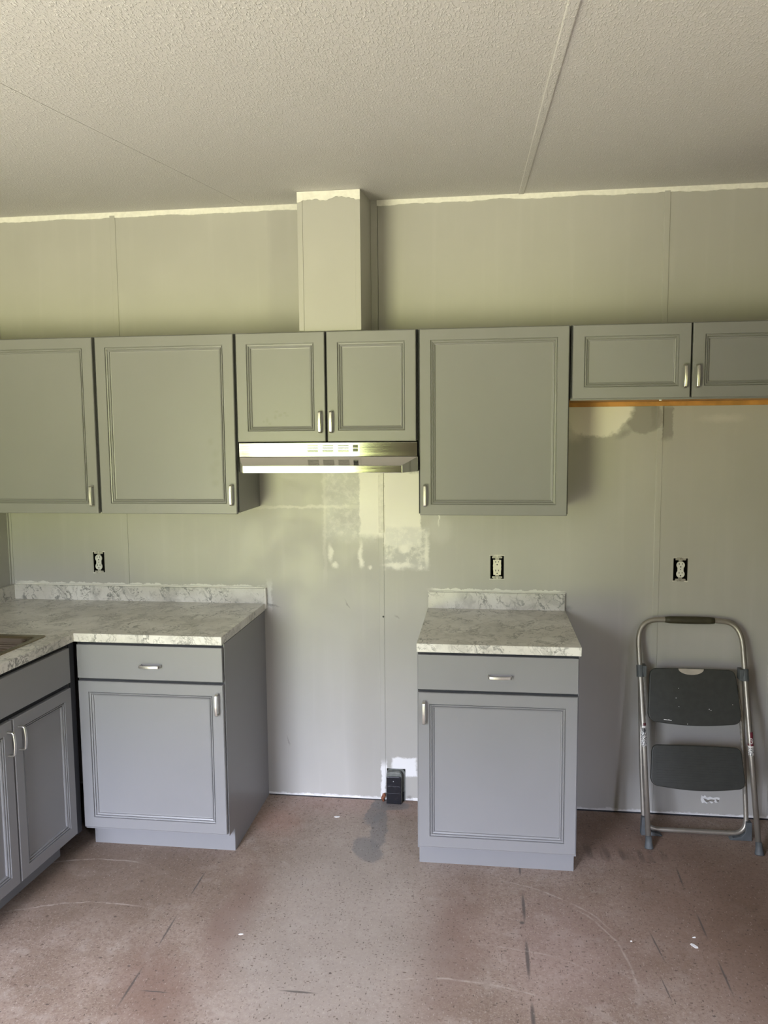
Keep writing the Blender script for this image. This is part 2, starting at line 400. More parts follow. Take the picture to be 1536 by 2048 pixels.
def cells(bm, xs, zs, holes, y0, y1):              # slab in xz with rectangular holes
    def inh(x, z): return any(a < x < b and c < z < d for a, b, c, d in holes)
    vf = {}; 
    def v(i, k, y): 
        key = (i, k, y)
        if key not in vf: vf[key] = bm.verts.new((xs[i], y, zs[k]))
        return vf[key]
    ok = {(i, k): not inh((xs[i]+xs[i+1])/2, (zs[k]+zs[k+1])/2) for i in range(len(xs)-1) for k in range(len(zs)-1)}
    for (i, k), s in ok.items():
        if not s: continue
        bm.faces.new((v(i, k, y0), v(i+1, k, y0), v(i+1, k+1, y0), v(i, k+1, y0)))
        bm.faces.new((v(i, k, y1), v(i, k+1, y1), v(i+1, k+1, y1), v(i+1, k, y1)))
        for (di, dk, e) in ((-1, 0, ((i, k), (i, k+1))), (1, 0, ((i+1, k), (i+1, k+1))), (0, -1, ((i, k), (i+1, k))), (0, 1, ((i, k+1), (i+1, k+1)))):
            if not ok.get((i+di, k+dk), False):
                (a, b) = e; bm.faces.new((v(*a, y0), v(*b, y0), v(*b, y1), v(*a, y1)))
def slab(x0, x1, z0, z1, holes, y0, y1):
    bm = bmesh.new()
    hs = [(max(a, x0), min(b, x1), c, d) for a, b, c, d in holes if b > x0 and a < x1]
    xs = sorted({x0, x1, *[h[0] for h in hs], *[h[1] for h in hs]}); zs = sorted({z0, z1, *[h[2] for h in hs], *[h[3] for h in hs]})
    zs = [z for z in zs if z0 <= z <= z1]
    cells(bm, xs, zs, hs, y0, y1); return bm
def ragged(x0, x1, ztop, depth, amp, y, th=.0018, step=.006, seed=0, f=9.0, up_=False, slope=0.0):
    bm = bmesh.new(); n = max(4, int((x1-x0)/step)); top = []; bot = []
    for i in range(n+1):
        x = x0+(x1-x0)*i/n
        d = depth + amp*(mnoise.noise(Vector((x*f, seed, 0)))*1.3 + .45*mnoise.noise(Vector((x*f*5, seed, 3))) + .2*mnoise.noise(Vector((x*f*16, seed, 9))))
        d = max(.0015, d); zt = ztop + slope*(x-x0)
        top.append((x, zt)); bot.append((x, zt+d if up_ else zt-d))
    for y_, s in ((y, 0), ):
        a = [bm.verts.new((x, y-th, z)) for x, z in top]; b = [bm.verts.new((x, y-th, z)) for x, z in bot]; c = [bm.verts.new((x, y, z)) for x, z in bot]; d = [bm.verts.new((x, y, z)) for x, z in top]
        for i in range(n):
            bm.faces.new((a[i], a[i+1], b[i+1], b[i])); bm.faces.new((b[i], b[i+1], c[i+1], c[i])); bm.faces.new((a[i+1], a[i], d[i], d[i+1]))
    return bm

# ------------------------------------------------------------------ room shell
ZC0, SL = 2.715, 0.1332
def zc(y): return ZC0 + SL*y
OUT = [(-.824, -.768, 1.060, 1.158), (1.050, 1.110, 1.058, 1.162), (1.836, 1.896, 1.062, 1.160)]
STOVE = (.577, .664, -.01, .155)
holes = OUT + [STOVE]
floor = struct(link('floor', B((XL-.1, XR+.1, YF-.1, .10, -.05, 0.0)), m_floor))
bm = bmesh.new(); prof = [(YF-.1, zc(YF-.1)+.012), (.10, zc(.10)+.012), (.10, zc(.10)+.06), (YF-.1, zc(YF-.1)+.06)]
a = [bm.verts.new((XL-.1, y, z)) for y, z in prof]; b = [bm.verts.new((XR+.1, y, z)) for y, z in prof]
bm.faces.new(a); bm.faces.new(b[::-1])
for i in range(4): bm.faces.new((a[i], a[(i+1) % 4], b[(i+1) % 4], b[i]))
ceiling = struct(link('ceiling', bm, m_ceil))
def roofpiece(x0, x1, y0, y1, t0, t1):             # piece lying on the sloped ceiling, t = offset below (negative) / above
    bm = bmesh.new()
    v = [bm.verts.new((x, y, zc(y)+t)) for t in (t0, t1) for (x, y) in ((x0, y0), (x1, y0), (x1, y1), (x0, y1))]
    for f in ((0, 3, 2, 1), (4, 5, 6, 7), (0, 1, 5, 4), (1, 2, 6, 5), (2, 3, 7, 6), (3, 0, 4, 7)): bm.faces.new([v[i] for i in f])
    return bm
cx = [XL-.02, -.030, 1.170, 2.370, 3.570, XR+.02]
for a_, b_ in zip(cx, cx[1:]): link('ceiling_panel', roofpiece(a_+.0012, b_-.0012, YF-.02, .02, 0, .012), m_ceil, ceiling)
link('batten', roofpiece(1.160, 1.182, YF, 0, -.004, .002), m_ceil, ceiling, bev=.002)
link('batten', roofpiece(-.038, -.022, YF, -.02, -.0007, .002), m_ceil, ceiling)
link('batten', roofpiece(2.355, 2.388, YF, 0, -.005, .002), m_ceil, ceiling, bev=.002)

wall_back = struct(link('wall_back', B((XL-.1, XR+.1, .075, .10, -.02, 2.80)), m_wallp))
px = [XL-.02, -.657, .556, 1.768, 2.250, 3.46, XR+.02]
for a_, b_ in zip(px, px[1:]):
    link('wall_panel', slab(a_+.001, b_-.001, .004, 2.725, holes, 0, .0127), m_wall, wall_back)
def batten(x0, x1, z0, z1, parent=wall_back, th=.0035, mat=None):
    return link('batten', B((x0, x1, -th, .0005, z0, z1)), mat or m_wall, parent, bev=.0012)
batten(-.671, -.645, .93, 2.700); batten(.5255, .551, 2.13, 2.700, th=.004); batten(.549, .572, .002, 1.262, th=.0022)
batten(.549, .573, 1.262, 1.66, th=.006, mat=m_caulk)
batten(1.752, 1.777, .006, 1.723, th=.0025); batten(1.749, 1.776, 1.723, 1.83, th=.007); batten(1.758, 1.782, 2.13, 2.700); batten(2.240, 2.262, .006, 2.700)
wall_left = struct(link('wall_left', None or (lambda: (lambda bm: bm)(slab(YF-.1, .10, -.02, 2.80, [], 0, .10)))(), m_wallp))
# slab is built along x: turn it so that its length runs along y and its face looks into the room
for v in wall_left.data.vertices: x, y, z = v.co; v.co = (XL-y, x, z)
wall_left.data.update()
corner = link('corner_trim', B((XL-.001, XL+.012, -.004, 0.001, .92, 2.70), (XL-.001, XL+.003, -.016, -.003, .92, 2.70)), m_wallp, wall_back, bev=.001)
wall_right = struct(link('wall_right', B((XR, XR+.10, YF-.1, .10, -.02, 2.80)), m_panel))
wall_front = struct(link('wall_front', slab(XL-.1, XR+.1, -.02, 2.80, [WIN_A, WIN_B], YF-.10, YF), m_panel))
struct(link('light_block_wall', B((2.36, 2.46, -2.40, .0, 0, 2.72)), m_panel))  # unseen partition, added to keep window light off the right end
def window(name, x0, x1, z0, z1, y, mid, turn=False):
    bm = bmesh.new(); t = .035; d = .05
    for q in ((x0, x1, z0, z0+t), (x0, x1, z1-t, z1), (x0, x0+t, z0+t, z1-t), (x1-t, x1, z0+t, z1-t)): box(bm, q[0], q[1], y-d, y, q[2], q[3])
    if mid == 'h': box(bm, x0+t, x1-t, y-.035, y-.01, (z0+z1)/2-.018, (z0+z1)/2+.018)
    o = struct(link(name, bm, m_frame))
    if turn:
        for v in o.data.vertices: x, yy, z = v.co; v.co = (XL-.06-(yy-y)*1.0-.05, x, z)
    return o
window('window_1', *WIN_A, YF-.04, '')
window('window_2', *WIN_B, YF-.04, 'h')

# unpainted white joint compound at the top of the wall, with a ragged painted edge below it
t1 = struct(link('trim_1', ragged(XL, .272, ZC0-.001, .024, .007, -.0005, .0028, seed=2, f=6), m_white))
t2 = struct(link('trim_2', ragged(.553, XR, ZC0-.001, .021, .007, -.0005, .0028, seed=11, f=6), m_white))
# torn white edge at the floor
for (a_, b_, d_, am, s_) in ((.012, .55, .006, .006, 5), (.70, .774, .012, .006, 8), (1.385, 1.78, .003, .003, 9), (1.78, 2.24, .007, .007, 14), (2.262, 2.7, .016, .010, 20)):
    link('torn_edge', ragged(a_, b_, .004, d_, am, -.0003, .0014, seed=s_, f=22, up_=True), m_chip, wall_back)
link('floor_gap', B((.014, .57, -.004, .012, -.001, .0035), (1.385, XR, -.004, .012, -.001, .006)), m_dark, wall_back)
# torn scrap of wallboard paper low on the wall behind the stool
bm = bmesh.new()
prism(bm, [(1.985, .098), (1.992, .092), (2.000, .098), (2.008, .088), (2.022, .093), (2.034, .088), (2.050, .092), (2.062, .090), (2.060, .072), (2.046, .066), (2.038, .074), (2.030, .062), (2.018, .070), (2.008, .060), (1.998, .066), (1.988, .062), (1.982, .078)], -.0015, 0)
link('torn_paper', bm, m_chip, wall_back)
bm = bmesh.new(); prism(bm, [(1.992, .086), (2.004, .082), (2.012, .078), (2.028, .082), (2.042, .080), (2.034, .070), (2.022, .074), (2.010, .066), (2.000, .072)], -.0028, -.0014)
prism(bm, [(2.045, .084), (2.060, .080), (2.058, .070), (2.050, .072)], -.0028, -.0014)
link('torn_paper', bm, m_strap, wall_back)

# ------------------------------------------------------------------ duct chase on top of the hood cabinet
ch = thing('duct_chase', 'boxed-in vertical duct chase between hood cabinet and ceiling, pale front', 'duct chase', (.399, 0, 2.124))
cx0, cx1, cyf = .2726-.399, .5252-.399, -.3025
bm = bmesh.new()
v = [bm.verts.new(p) for p in ((cx0, -.001, 0), (cx1, -.001, 0), (cx1, cyf, 0), (cx0, cyf, 0), (cx0, -.001, ZC0-2.125), (cx1, -.001, ZC0-2.125), (cx1, cyf, zc(cyf)-2.125), (cx0, cyf, zc(cyf)-2.125))]
for f in ((0, 3, 2, 1), (4, 5, 6, 7), (0, 1, 5, 4), (1, 2, 6, 5), (2, 3, 7, 6), (3, 0, 4, 7)): bm.faces.new([v[i] for i in f])
link('body', bm, m_wallp, ch)
zt = zc(cyf)-2.126
for a_, b_ in ((cx0-.0015, cx0+.0195), (cx1-.0195, cx1+.0015)):
    link('corner_strip', B((a_, b_, cyf-.003, cyf+.012, .002, zt)), m_wallp, ch, bev=.0008)
link('joint_compound', ragged(cx0-.0015, cx1+.0015, zt, .034, .018, cyf-.0031, .0012, seed=31, f=10), m_white, ch)

# ------------------------------------------------------------------ cabinet parts
PROF = [(0, -.0025), (.0025, 0), (.0435, 0), (.0442, -.0062), (.0468, -.0070), (.0478, -.0022), (.0515, -.0030), (.0522, -.0086), (.0548, -.0094), (.0560, -.0050), (.0600, -.0068), (.0608, -.0118), (.0640, -.0124)]
def door_mesh(w, h, th=.019, prof=PROF):
    bm = bmesh.new()                                # front faces -y, front plane at y=-th, origin at the centre of the back face
    def ring(i, y): return [bm.verts.new((sx_*(w/2-i), y, sz*(h/2-i))) for sx_, sz in ((-1, -1), (1, -1), (1, 1), (-1, 1))]
    rs = [ring(0, 0)] + [ring(i, -th-d) for i, d in prof]
    for a, b in zip(rs, rs[1:]):
        for k in range(4): bm.faces.new((a[k], a[(k+1) % 4], b[(k+1) % 4], b[k]))
    bm.faces.new(rs[0][::-1])
    return bm, prof[-1]
def door(parent, cx_, cz, w, h, y, mat, handle=None, rot=None, prof=PROF):
    bm, (ins, dep) = door_mesh(w, h)
    d = link('door', bm, mat, parent, (cx_, y, cz))
    pw, ph = w/2-ins, h/2-ins
    link('door_panel', B((-pw, pw, -.019-dep, -.004, -ph, ph)), mat, d)
    if handle: pull(d, handle[0], -.019, handle[1], handle[2] if len(handle) > 2 else 'v')
    return d
def pull_mesh(L=.084, w=.0105, out=.028, t=.006):
    bm = bmesh.new(); n = 10; secs = []
    # bowed bar along z with turned-in ends
    path = [(-L/2, 0), (-L/2, -.010), (-L/2+.001, -.020)]
    for i in range(n+1):
        s = i/n; z = -L/2+.004+(L-.008)*s; path.append((z, -out+.004-.004*math.sin(PI*s)))
    path += [(L/2-.001, -.020), (L/2, -.010), (L/2, 0)]
    for k, (z, y) in enumerate(path):
        a = path[max(k-1, 0)]; b = path[min(k+1, len(path)-1)]; tz, ty = b[0]-a[0], b[1]-a[1]; l = math.hypot(tz, ty) or 1; tz /= l; ty /= l
        nz, ny = -ty, tz
        secs.append([bm.verts.new((sx_*w/2, y+ny*q*t/2, z+nz*q*t/2)) for sx_, q in ((-1, -1), (1, -1), (1, 1), (-1, 1))])
    for a, b in zip(secs, secs[1:]):
        for k in range(4): bm.faces.new((a[k], a[(k+1) % 4], b[(k+1) % 4], b[k]))
    bm.faces.new(secs[0]); bm.faces.new(secs[-1][::-1]); return bm
_pull = None
def pull(parent, x, y, z, o='v', L=.084):
    global _pull
    if _pull is None:
        _pull = link('handle', pull_mesh(), m_nickel, None, bev=.0015); h = _pull
    else: h = _pull.copy(); C.objects.link(h)
    h.parent = parent; h.location = (x, y, z); h.rotation_euler = (0, PI/2 if o == 'h' else 0, 0)
    return h

ZT, ZB = 2.119, 1.376                                # upper door top and bottom
def upper(name, label, x0, x1, zb, doors, mat=None, group='grey wall cabinets'):
    """doors: list of (x0, x1, handle(x_world, z_world)|None, mat)"""
    t = thing(name, label, 'cabinet', ((x0+x1)/2, 0, zb), group); ox = (x0+x1)/2
    w = (x1-x0)/2-.0006; H = ZT-zb+.004
    link('body', B((-w, w, -.305, -.0006, .004, H)), m_cab, t, bev=.0012)
    bm = B((-w+.0004, w-.0004, -.3062, -.3045, .006, H-.003)); link('gap_shadow_board', bm, m_dark, t)
    for (a, b, hd, mt) in doors:
        c = (a+b)/2
        door(t, c-ox, (ZT-zb)/2, b-a, ZT-zb, -.3065, mt or m_cab, (hd[0]-c, hd[1]-(ZT+zb)/2) if hd else None)
    return t
upper('wall_cabinet', 'grey single-door wall cabinet in the left corner, cut off by the photo edge', XL+.012, -.611, ZB, [(XL+.03, -.618, (-.640, 1.452), None)])
upper('wall_cabinet', 'large grey single-door wall cabinet left of the range hood, smudges beside its handle', -.609, .0005, ZB, [(-.604, -.005, (-.024, 1.457), m_cab2)])
hc = upper('hood_cabinet', 'short grey two-door wall cabinet directly above the range hood', .0025, .7545, 1.677, [(.007, .377, (.357, 1.756), m_cabh), (.386, .748, (.403, 1.756), None)])
upper('wall_cabinet', 'large grey single-door wall cabinet right of the range hood, handle at lower left', .7565, 1.3525, ZB, [(.7635, 1.3475, (.784, 1.456), None)])
fc = upper('wall_cabinet', 'low wide grey two-door wall cabinet above the fridge space, raw wood underside', 1.3555, 2.273, 1.836, [(1.3615, 1.8035, (1.781, 1.916), None), (1.8105, 2.2675, (1.827, 1.916), None)])
w_ = (2.273-1.3555)/2
link('bottom_panel', B((-w_+.002, w_-.002, -.298, -.0008, -.003, .0038), (-w_+.002, w_-.002, -.020, -.0008, -.022, -.003)), m_raw, fc, bev=.0008)['label'] = 'raw orange wood underside'
link('bottom_rail', B((-w_+.0005, w_-.0005, -.3048, -.2982, -.0055, .0038)), m_cab, fc, bev=.0008)
link('screw', (lambda bm: (tube(bm, [(.0, 0, 0), (0, 0, -.006)], .005, 10), bm)[1])(bmesh.new()), m_chip, fc, (1.702-(2.273+1.3555)/2, -.29, -.004))
# hinge-side dark strips between doors come from the boards behind them

# ------------------------------------------------------------------ range hood
hd = thing('range_hood', 'stainless steel under-cabinet range hood with slotted vents and two black switches', 'range hood', (.379, 0, 1.56))
ox, oz = .379, 1.56
bm = bmesh.new()
box(bm, .008-ox, .752-ox, -.318, -.001, 1.6145-oz, 1.673-oz)
link('body', bm, m_steel, hd, bev=.0015)
# canopy: ledge sloping forward to a lip with chamfered ends
bm = bmesh.new()
yb, yl = -.316, -.455
P_ = {}
top = [(.008, -.316), (.008, -.318), (.064, yl), (.704, yl), (.756, -.318), (.756, -.002), (.008, -.002)]
tz = [1.614, 1.614, 1.584, 1.584, 1.614, 1.614, 1.614]
top = [(.008, -.330), (.064, yl), (.704, yl), (.756, -.330), (.756, -.002), (.008, -.002)]; tz = [1.6138, 1.584, 1.584, 1.6138, 1.6138, 1.6138]
v1 = [bm.verts.new((x-ox, y, z-oz)) for (x, y), z in zip(top, tz)]
v2 = [bm.verts.new((x-ox, y, 1.555-oz)) for (x, y) in top]
bm.faces.new((v1[0], v1[1], v1[2], v1[3])); bm.faces.new((v1[3], v1[4], v1[5], v1[0]))
n = 6
for i in range(n): bm.faces.new((v1[i], v1[(i+1) % n], v2[(i+1) % n], v2[i]))
v3 = [bm.verts.new(((x-ox)*.97, y*.97-.005, 1.555-oz)) for (x, y) in top]; v4 = [bm.verts.new(((x-ox)*.97, y*.97-.005, 1.572-oz)) for (x, y) in top]
for i in range(n):
    j = (i+1) % n; bm.faces.new((v2[i], v2[j], v3[j], v3[i])); bm.faces.new((v3[i], v3[j], v4[j], v4[i]))
bm.faces.new(v4)
link('canopy', bm, m_steel, hd, bev=.0012)
# control plate with cut vents
bm = bmesh.new(); slots = []
for gx in (.298, .362, .426):
    for k in range(5): slots.append((gx-ox, gx+.046-ox, 1.6340+.0060*k-oz, 1.6368+.0060*k-oz))
xs = sorted({.205-ox, .520-ox, *[s[0] for s in slots], *[s[1] for s in slots]}); zs = sorted({1.619-oz, 1.670-oz, *[s[2] for s in slots], *[s[3] for s in slots]})
cells(bm, xs, zs, slots, -.3196, -.3184)
link('control_plate', bm, m_steel, hd)
link('vent_backing', B((.295-ox, .475-ox, -.31845, -.31815, 1.632-oz, 1.663-oz)), m_box, hd)
for z_ in (1.6355, 1.6505):
    link('switch', B((.489-ox, .509-ox, -.3240, -.3190, z_-oz, z_+.0125-oz)), m_black, hd, bev=.001)
link('corner_seam', B((.7035-ox, .7052-ox, yl-.0008, yl+.001, 1.556-oz, 1.584-oz)), m_chip, hd)
link('badge', (lambda bm: (tube(bm, [(0, 0, 0), (0, -.0012, 0)], .008, 20), bm)[1])(bmesh.new()), m_steel, hd, (.592-ox, yl, 1.570-oz))

# ------------------------------------------------------------------ base cabinets
def base_cabinet(label, x0, x1, zc_top, hx, side, yf=-.600):
    t = thing('base_cabinet', label, 'cabinet', ((x0+x1)/2, 0, 0), 'grey base cabinets'); ox = (x0+x1)/2
    w = (x1-x0)/2-.0008; y1 = yf+.0195
    bm = bmesh.new()
    # side profile with toe notch
    pr = [(-.004, 0), (-.510, 0), (-.510, .098), (y1, .098), (y1, zc_top), (-.004, zc_top)]
    a = [bm.verts.new((-w, y, z)) for y, z in pr]; b = [bm.verts.new((w, y, z)) for y, z in pr]
    bm.faces.new(a); bm.faces.new(b[::-1])
    for i in range(6): bm.faces.new((a[i], a[(i+1) % 6], b[(i+1) % 6], b[i]))
    link('body', bm, m_cab, t, bev=.001)
    link('gap_shadow_board', B((-w+.003, w-.003, y1-.0006, y1+.001, .115, zc_top-.002)), m_dark, t)
    link('toe_kick', B((-w+.001, w-.001, -.5125, -.5101, .0, .098)), m_cab, t)
    dw = x1-x0-.010
    dr = link('drawer', B((-dw/2, dw/2, yf, y1-.0008, .740, zc_top-.012)), m_cab, t, bev=.002)
    pull(dr, 0.01, yf, .800, 'h')
    door(t, 0, (.113+.728)/2, dw, .615, y1-.0008, m_cab, (hx, .653-.4205))
    return t
base_cabinet('grey base cabinet in the left corner run, one drawer, handle at the door\'s right', -.602, .0115, .890, .281, 'R')
base_cabinet('free-standing grey base cabinet right of the range gap, handle at the door\'s left', .770, 1.376, .887, -.274, 'L')
# sink cabinet along the left wall, its front turned towards the right
ROT = math.radians(4)
sk = thing('sink_cabinet', 'grey two-door sink base cabinet along the left wall under the sink', 'cabinet', (-.6155, -.640, 0), 'grey base cabinets', rz=-ROT)
# local frame: +x faces the room, -y runs towards the camera
bm = bmesh.new(); pr = [(-.555, 0), (-.075, 0), (-.075, .098), (0, .098), (0, .890), (-.555, .890)]
L_ = .92
a = [bm.verts.new((x, 0.0, z)) for x, z in pr]; b = [bm.verts.new((x, -L_, z)) for x, z in pr]
bm.faces.new([a[i] for i in (0, 1, 2)] + [a[3], a[4], a[5]]); bm.faces.new([b[i] for i in (5, 4, 3, 2, 1, 0)])
for i in (0, 1, 2, 3, 5): bm.faces.new((a[i], a[(i+1) % 6], b[(i+1) % 6], b[i]))
link('body', bm, m_cab, sk)
link('corner_shade_strip', B((-.02, .006, .0005, .036, .098, .890)), m_dark, sk)  # near-black strip, shade of the corner gap put into its colour
link('gap_shadow_board', B((-.001, .001, -L_+.01, -.004, .12, .885)), m_dark, sk)
ff = link('drawer_front', B((.0012, .019, -.720, -.012, .738, .878)), m_cab, sk, bev=.002)
def side_door(yc, wdt, hy):
    bm, (ins, dep) = door_mesh(wdt, .604)
    d = link('door', bm, m_cab, sk, (.0012, yc, .415), rot=(0, 0, PI/2))
    pw, ph = wdt/2-ins, .302-ins
    link('door_panel', B((-pw, pw, -.019-dep, -.004, -ph, ph)), m_cab, d)
    pull(d, hy, -.019, .225)
side_door(-.1885, .349, -.1485); side_door(-.5450, .349, .1485)

# ------------------------------------------------------------------ countertops
def quad_counter(quads, z0, z1, mat, parent):
    bm = bmesh.new(); vs_ = {}
    def v(p):
        k = (round(p[0], 5), round(p[1], 5))
        if k not in vs_: vs_[k] = bm.verts.new((p[0], p[1], z1))
        return vs_[k]
    for q in quads: bm.faces.new([v(p) for p in q])
    bmesh.ops.recalc_face_normals(bm, faces=bm.faces)
    for f in bm.faces:
        if f.normal.z < 0: f.normal_flip()
    r = bmesh.ops.extrude_face_region(bm, geom=list(bm.faces), use_keep_orig=True)
    for g in r['geom']:
        if isinstance(g, bmesh.types.BMVert): g.co.z = z0
    return link('slab', bm, mat, parent, bev=.0022, seg=2)
ct = thing('countertop', 'L-shaped white marble-look laminate countertop holding the sink in the left corner', 'countertop', (0, 0, 0), 'marble-look laminate countertops')
yF = -.622; xr = .0145; xe = -.5935; tn = math.tan(ROT)
X0 = XL+.004; yE = -1.62
hx0, hx1, hy0, hy1 = -1.135, -.700, -1.40, -.70       # sink cut-out
def ex(y): return xe + (y-yF)*tn
quads = [[(X0, -.003), (hx0, -.003), (hx0, yF), (X0, yF)], [(hx0, -.003), (hx1, -.003), (hx1, yF), (hx0, yF)], [(hx1, -.003), (xe, -.003), (xe, yF), (hx1, yF)], [(xe, -.003), (xr, -.003), (xr, yF), (xe, yF)],
    [(X0, yF), (hx0, yF), (hx0, hy1), (X0, hy1)], [(hx0, yF), (hx1, yF), (hx1, hy1), (hx0, hy1)], [(hx1, yF), (xe, yF), (ex(hy1), hy1), (hx1, hy1)],
    [(X0, hy1), (hx0, hy1), (hx0, hy0), (X0, hy0)], [(hx1, hy1), (ex(hy1), hy1), (ex(hy0), hy0), (hx1-.03, hy0)],
    [(X0, hy0), (hx0, hy0), (hx0, yE), (X0, yE)], [(hx0, hy0), (hx1-.03, hy0), (hx1-.03, yE), (hx0, yE)], [(hx1-.03, hy0), (ex(hy0), hy0), (ex(yE), yE), (hx1-.03, yE)]]
ZL = .929
quad_counter(quads, .8945, ZL, m_marble, ct)
link('backsplash', B((X0+.0192, xr, -.0205, -.0008, ZL-.002, .998)), m_marble, ct, bev=.0015)
link('backsplash', B((X0, X0+.019, yE, -.0008, ZL-.002, .998)), m_marble, ct, bev=.0015)
link('end_strip', B((xr+.0002, xr+.008, -.0215, -.0008, .905, 1.000)), m_caulk, ct)
link('caulk_bead', ragged(X0+.02, xr+.008, .9975, .0055, .002, -.001, .0075, seed=41, f=12, up_=True), m_caulk, ct)
ct2 = thing('countertop', 'short white marble-look laminate countertop on the free-standing base cabinet', 'countertop', (1.075, 0, 0), 'marble-look laminate countertops')
ox = 1.075
quad_counter([[(.772-ox, -.003), (1.3785-ox, -.003), (1.3785-ox, yF), (.772-ox, yF)]], .8905, .9235, m_marble, ct2)
link('backsplash', B((.7735-ox, 1.376-ox, -.0205, -.0008, .9215, .9965)), m_marble, ct2, bev=.0015)
link('caulk_bead', ragged(.772-ox, 1.380-ox, .9955, .004, .002, -.001, .006, seed=45, f=12, up_=True), m_caulk, ct2)

# ------------------------------------------------------------------ sink
sn = thing('kitchen_sink', 'stainless drop-in kitchen sink at the left edge of the corner countertop', 'sink', (-.92, -1.04, ZL))
def rrect(x0, x1, y0, y1, r, n=5):
    p = []
    for cx_, cy_, a0 in ((x1-r, y1-r, 0), (x0+r, y1-r, PI/2), (x0+r, y0+r, PI), (x1-r, y0+r, 1.5*PI)):
        for i in range(n+1): a = a0+PI/2*i/n; p.append((cx_+r*math.cos(a), cy_+r*math.sin(a)))
    return p
bm = bmesh.new(); ox, oy = -.92, -1.04
rings = []
for (i, z, r) in ((0, .0005, .012), (.002, .004, .012), (.024, .0035, .03), (.034, -.004, .05), (.040, -.13, .06), (.075, -.155, .05)):
    p = rrect(-1.150+i-ox, -.673-i-ox, -1.418+i-oy, -.675-i-oy, r)
    rings.append([bm.verts.new((x - (max(0, (-.675-(y+oy)))*tn*.9 if x > 0 else 0), y, z)) for x, y in p])
for a, b in zip(rings, rings[1:]):
    n = len(a)
    for k in range(n): bm.faces.new((a[k], a[(k+1) % n], b[(k+1) % n], b[k]))
bm.faces.new(rings[-1])
link('basin', bm, m_sink, sn, smooth=False)
link('drain', (lambda bm: (tube(bm, [(0, 0, 0), (0, 0, .004)], [.042, .036], 20), bm)[1])(bmesh.new()), m_nickel, sn, (0, 0, -.1548))

# ------------------------------------------------------------------ wall outlets
def outlet(label, x0, x1, z0, z1, mat, square=False, grp='uncovered wall outlets'):
    cxx, czz = (x0+x1)/2, (z0+z1)/2
    t = thing('wall_outlet', label, 'outlet', (cxx, 0, czz), grp)
    w, h = (x1-x0)/2-.0003, (z1-z0)/2-.0003
    bm = B((-w, -w+.0015, .0005, .055, -h, h), (w-.0015, w, .0005, .055, -h, h), (-w, w, .0005, .055, -h, -h+.0015), (-w, w, .0005, .055, h-.0015, h), (-w, w, .053, .055, -h, h))
    link('box', bm, m_box, t)
    # strap with ears overlapping the wall at top and bottom
    bm = bmesh.new()
    prism(bm, [(-.008, -.046), (.008, -.046), (.008, .046), (-.008, .046)], .0012, .0022)
    for s in (-1, 1):
        prism(bm, [(-.021, s*.0405), (.021, s*.0405), (.0225, s*.047), (.012, s*.0525), (-.012, s*.0525), (-.0225, s*.047)], -.0014, .0002)
    link('strap', bm, m_strap, t)
    for s in (-1, 1):
        link('screw', (lambda bm: (tube(bm, [(0, -.0012, 0), (0, -.0030, 0)], .0035, 10), bm)[1])(bmesh.new()), m_nickel, t, (0, 0, s*.0475))
    bm = bmesh.new()
    if square:
        pts = [(-.0165, -.034), (.0165, -.034), (.0172, -.016), (.0185, -.006), (.0172, 0), (.0185, .008), (.0172, .016), (.0178, .034), (-.0178, .034), (-.0172, .016), (-.0185, .006), (-.0172, 0), (-.0180, -.008), (-.0165, -.018)]
        prism(bm, pts, -.004, .0012)
    else:
        for s in (-1, 1):
            pts = []
            for k in range(24):
                a = 2*PI*k/24; x = .0172*math.cos(a); z = .0172*math.sin(a); z = max(-.0142, min(.0142, z)); pts.append((x, z+s*.0195))
            prism(bm, pts, -.004, .0012)
        prism(bm, [(-.0125, -.009), (.0125, -.009), (.0125, .009), (-.0125, .009)], -.0028, .0012)
    f = link('receptacle', bm, mat, t, bev=.0005)
    bm = bmesh.new()
    for s in (-1, 1):
        c = s*.0195
        box(bm, -.0078, -.0052, -.0043, -.0038, c+.0015, c+.0095); box(bm, .0050, .0076, -.0043, -.0038, c+.0025, c+.0090)
        prism(bm, [(.0028*math.cos(2*PI*k/10), c-.0072+.0028*math.sin(2*PI*k/10)) for k in range(10)], -.0043, -.0038)
    if not square: prism(bm, [(.0022*math.cos(2*PI*k/8), .0022*math.sin(2*PI*k/8)) for k in range(8)], -.0031, -.0027)
    link('slots', bm, m_box, f)
    # chewed edge of the cut-out
    link('plaster_edge', ragged(-w-.004, w+.003, h+.001, .002, .003, -.0002, .001, seed=cxx*7, f=60, up_=True), m_caulk, t)
    link('plaster_edge', ragged(-w-.004, w+.003, -h-.001, .002, .003, -.0002, .001, seed=cxx*9, f=60), m_caulk, t)
outlet('round-faced duplex outlet without cover above the L-shaped countertop', *OUT[0], m_wplas)
outlet('ivory square-faced duplex outlet without cover above the short countertop', *OUT[1], m_ivory, True)
outlet('round-faced duplex outlet without cover above the folded step stool', *OUT[2], m_wplas)

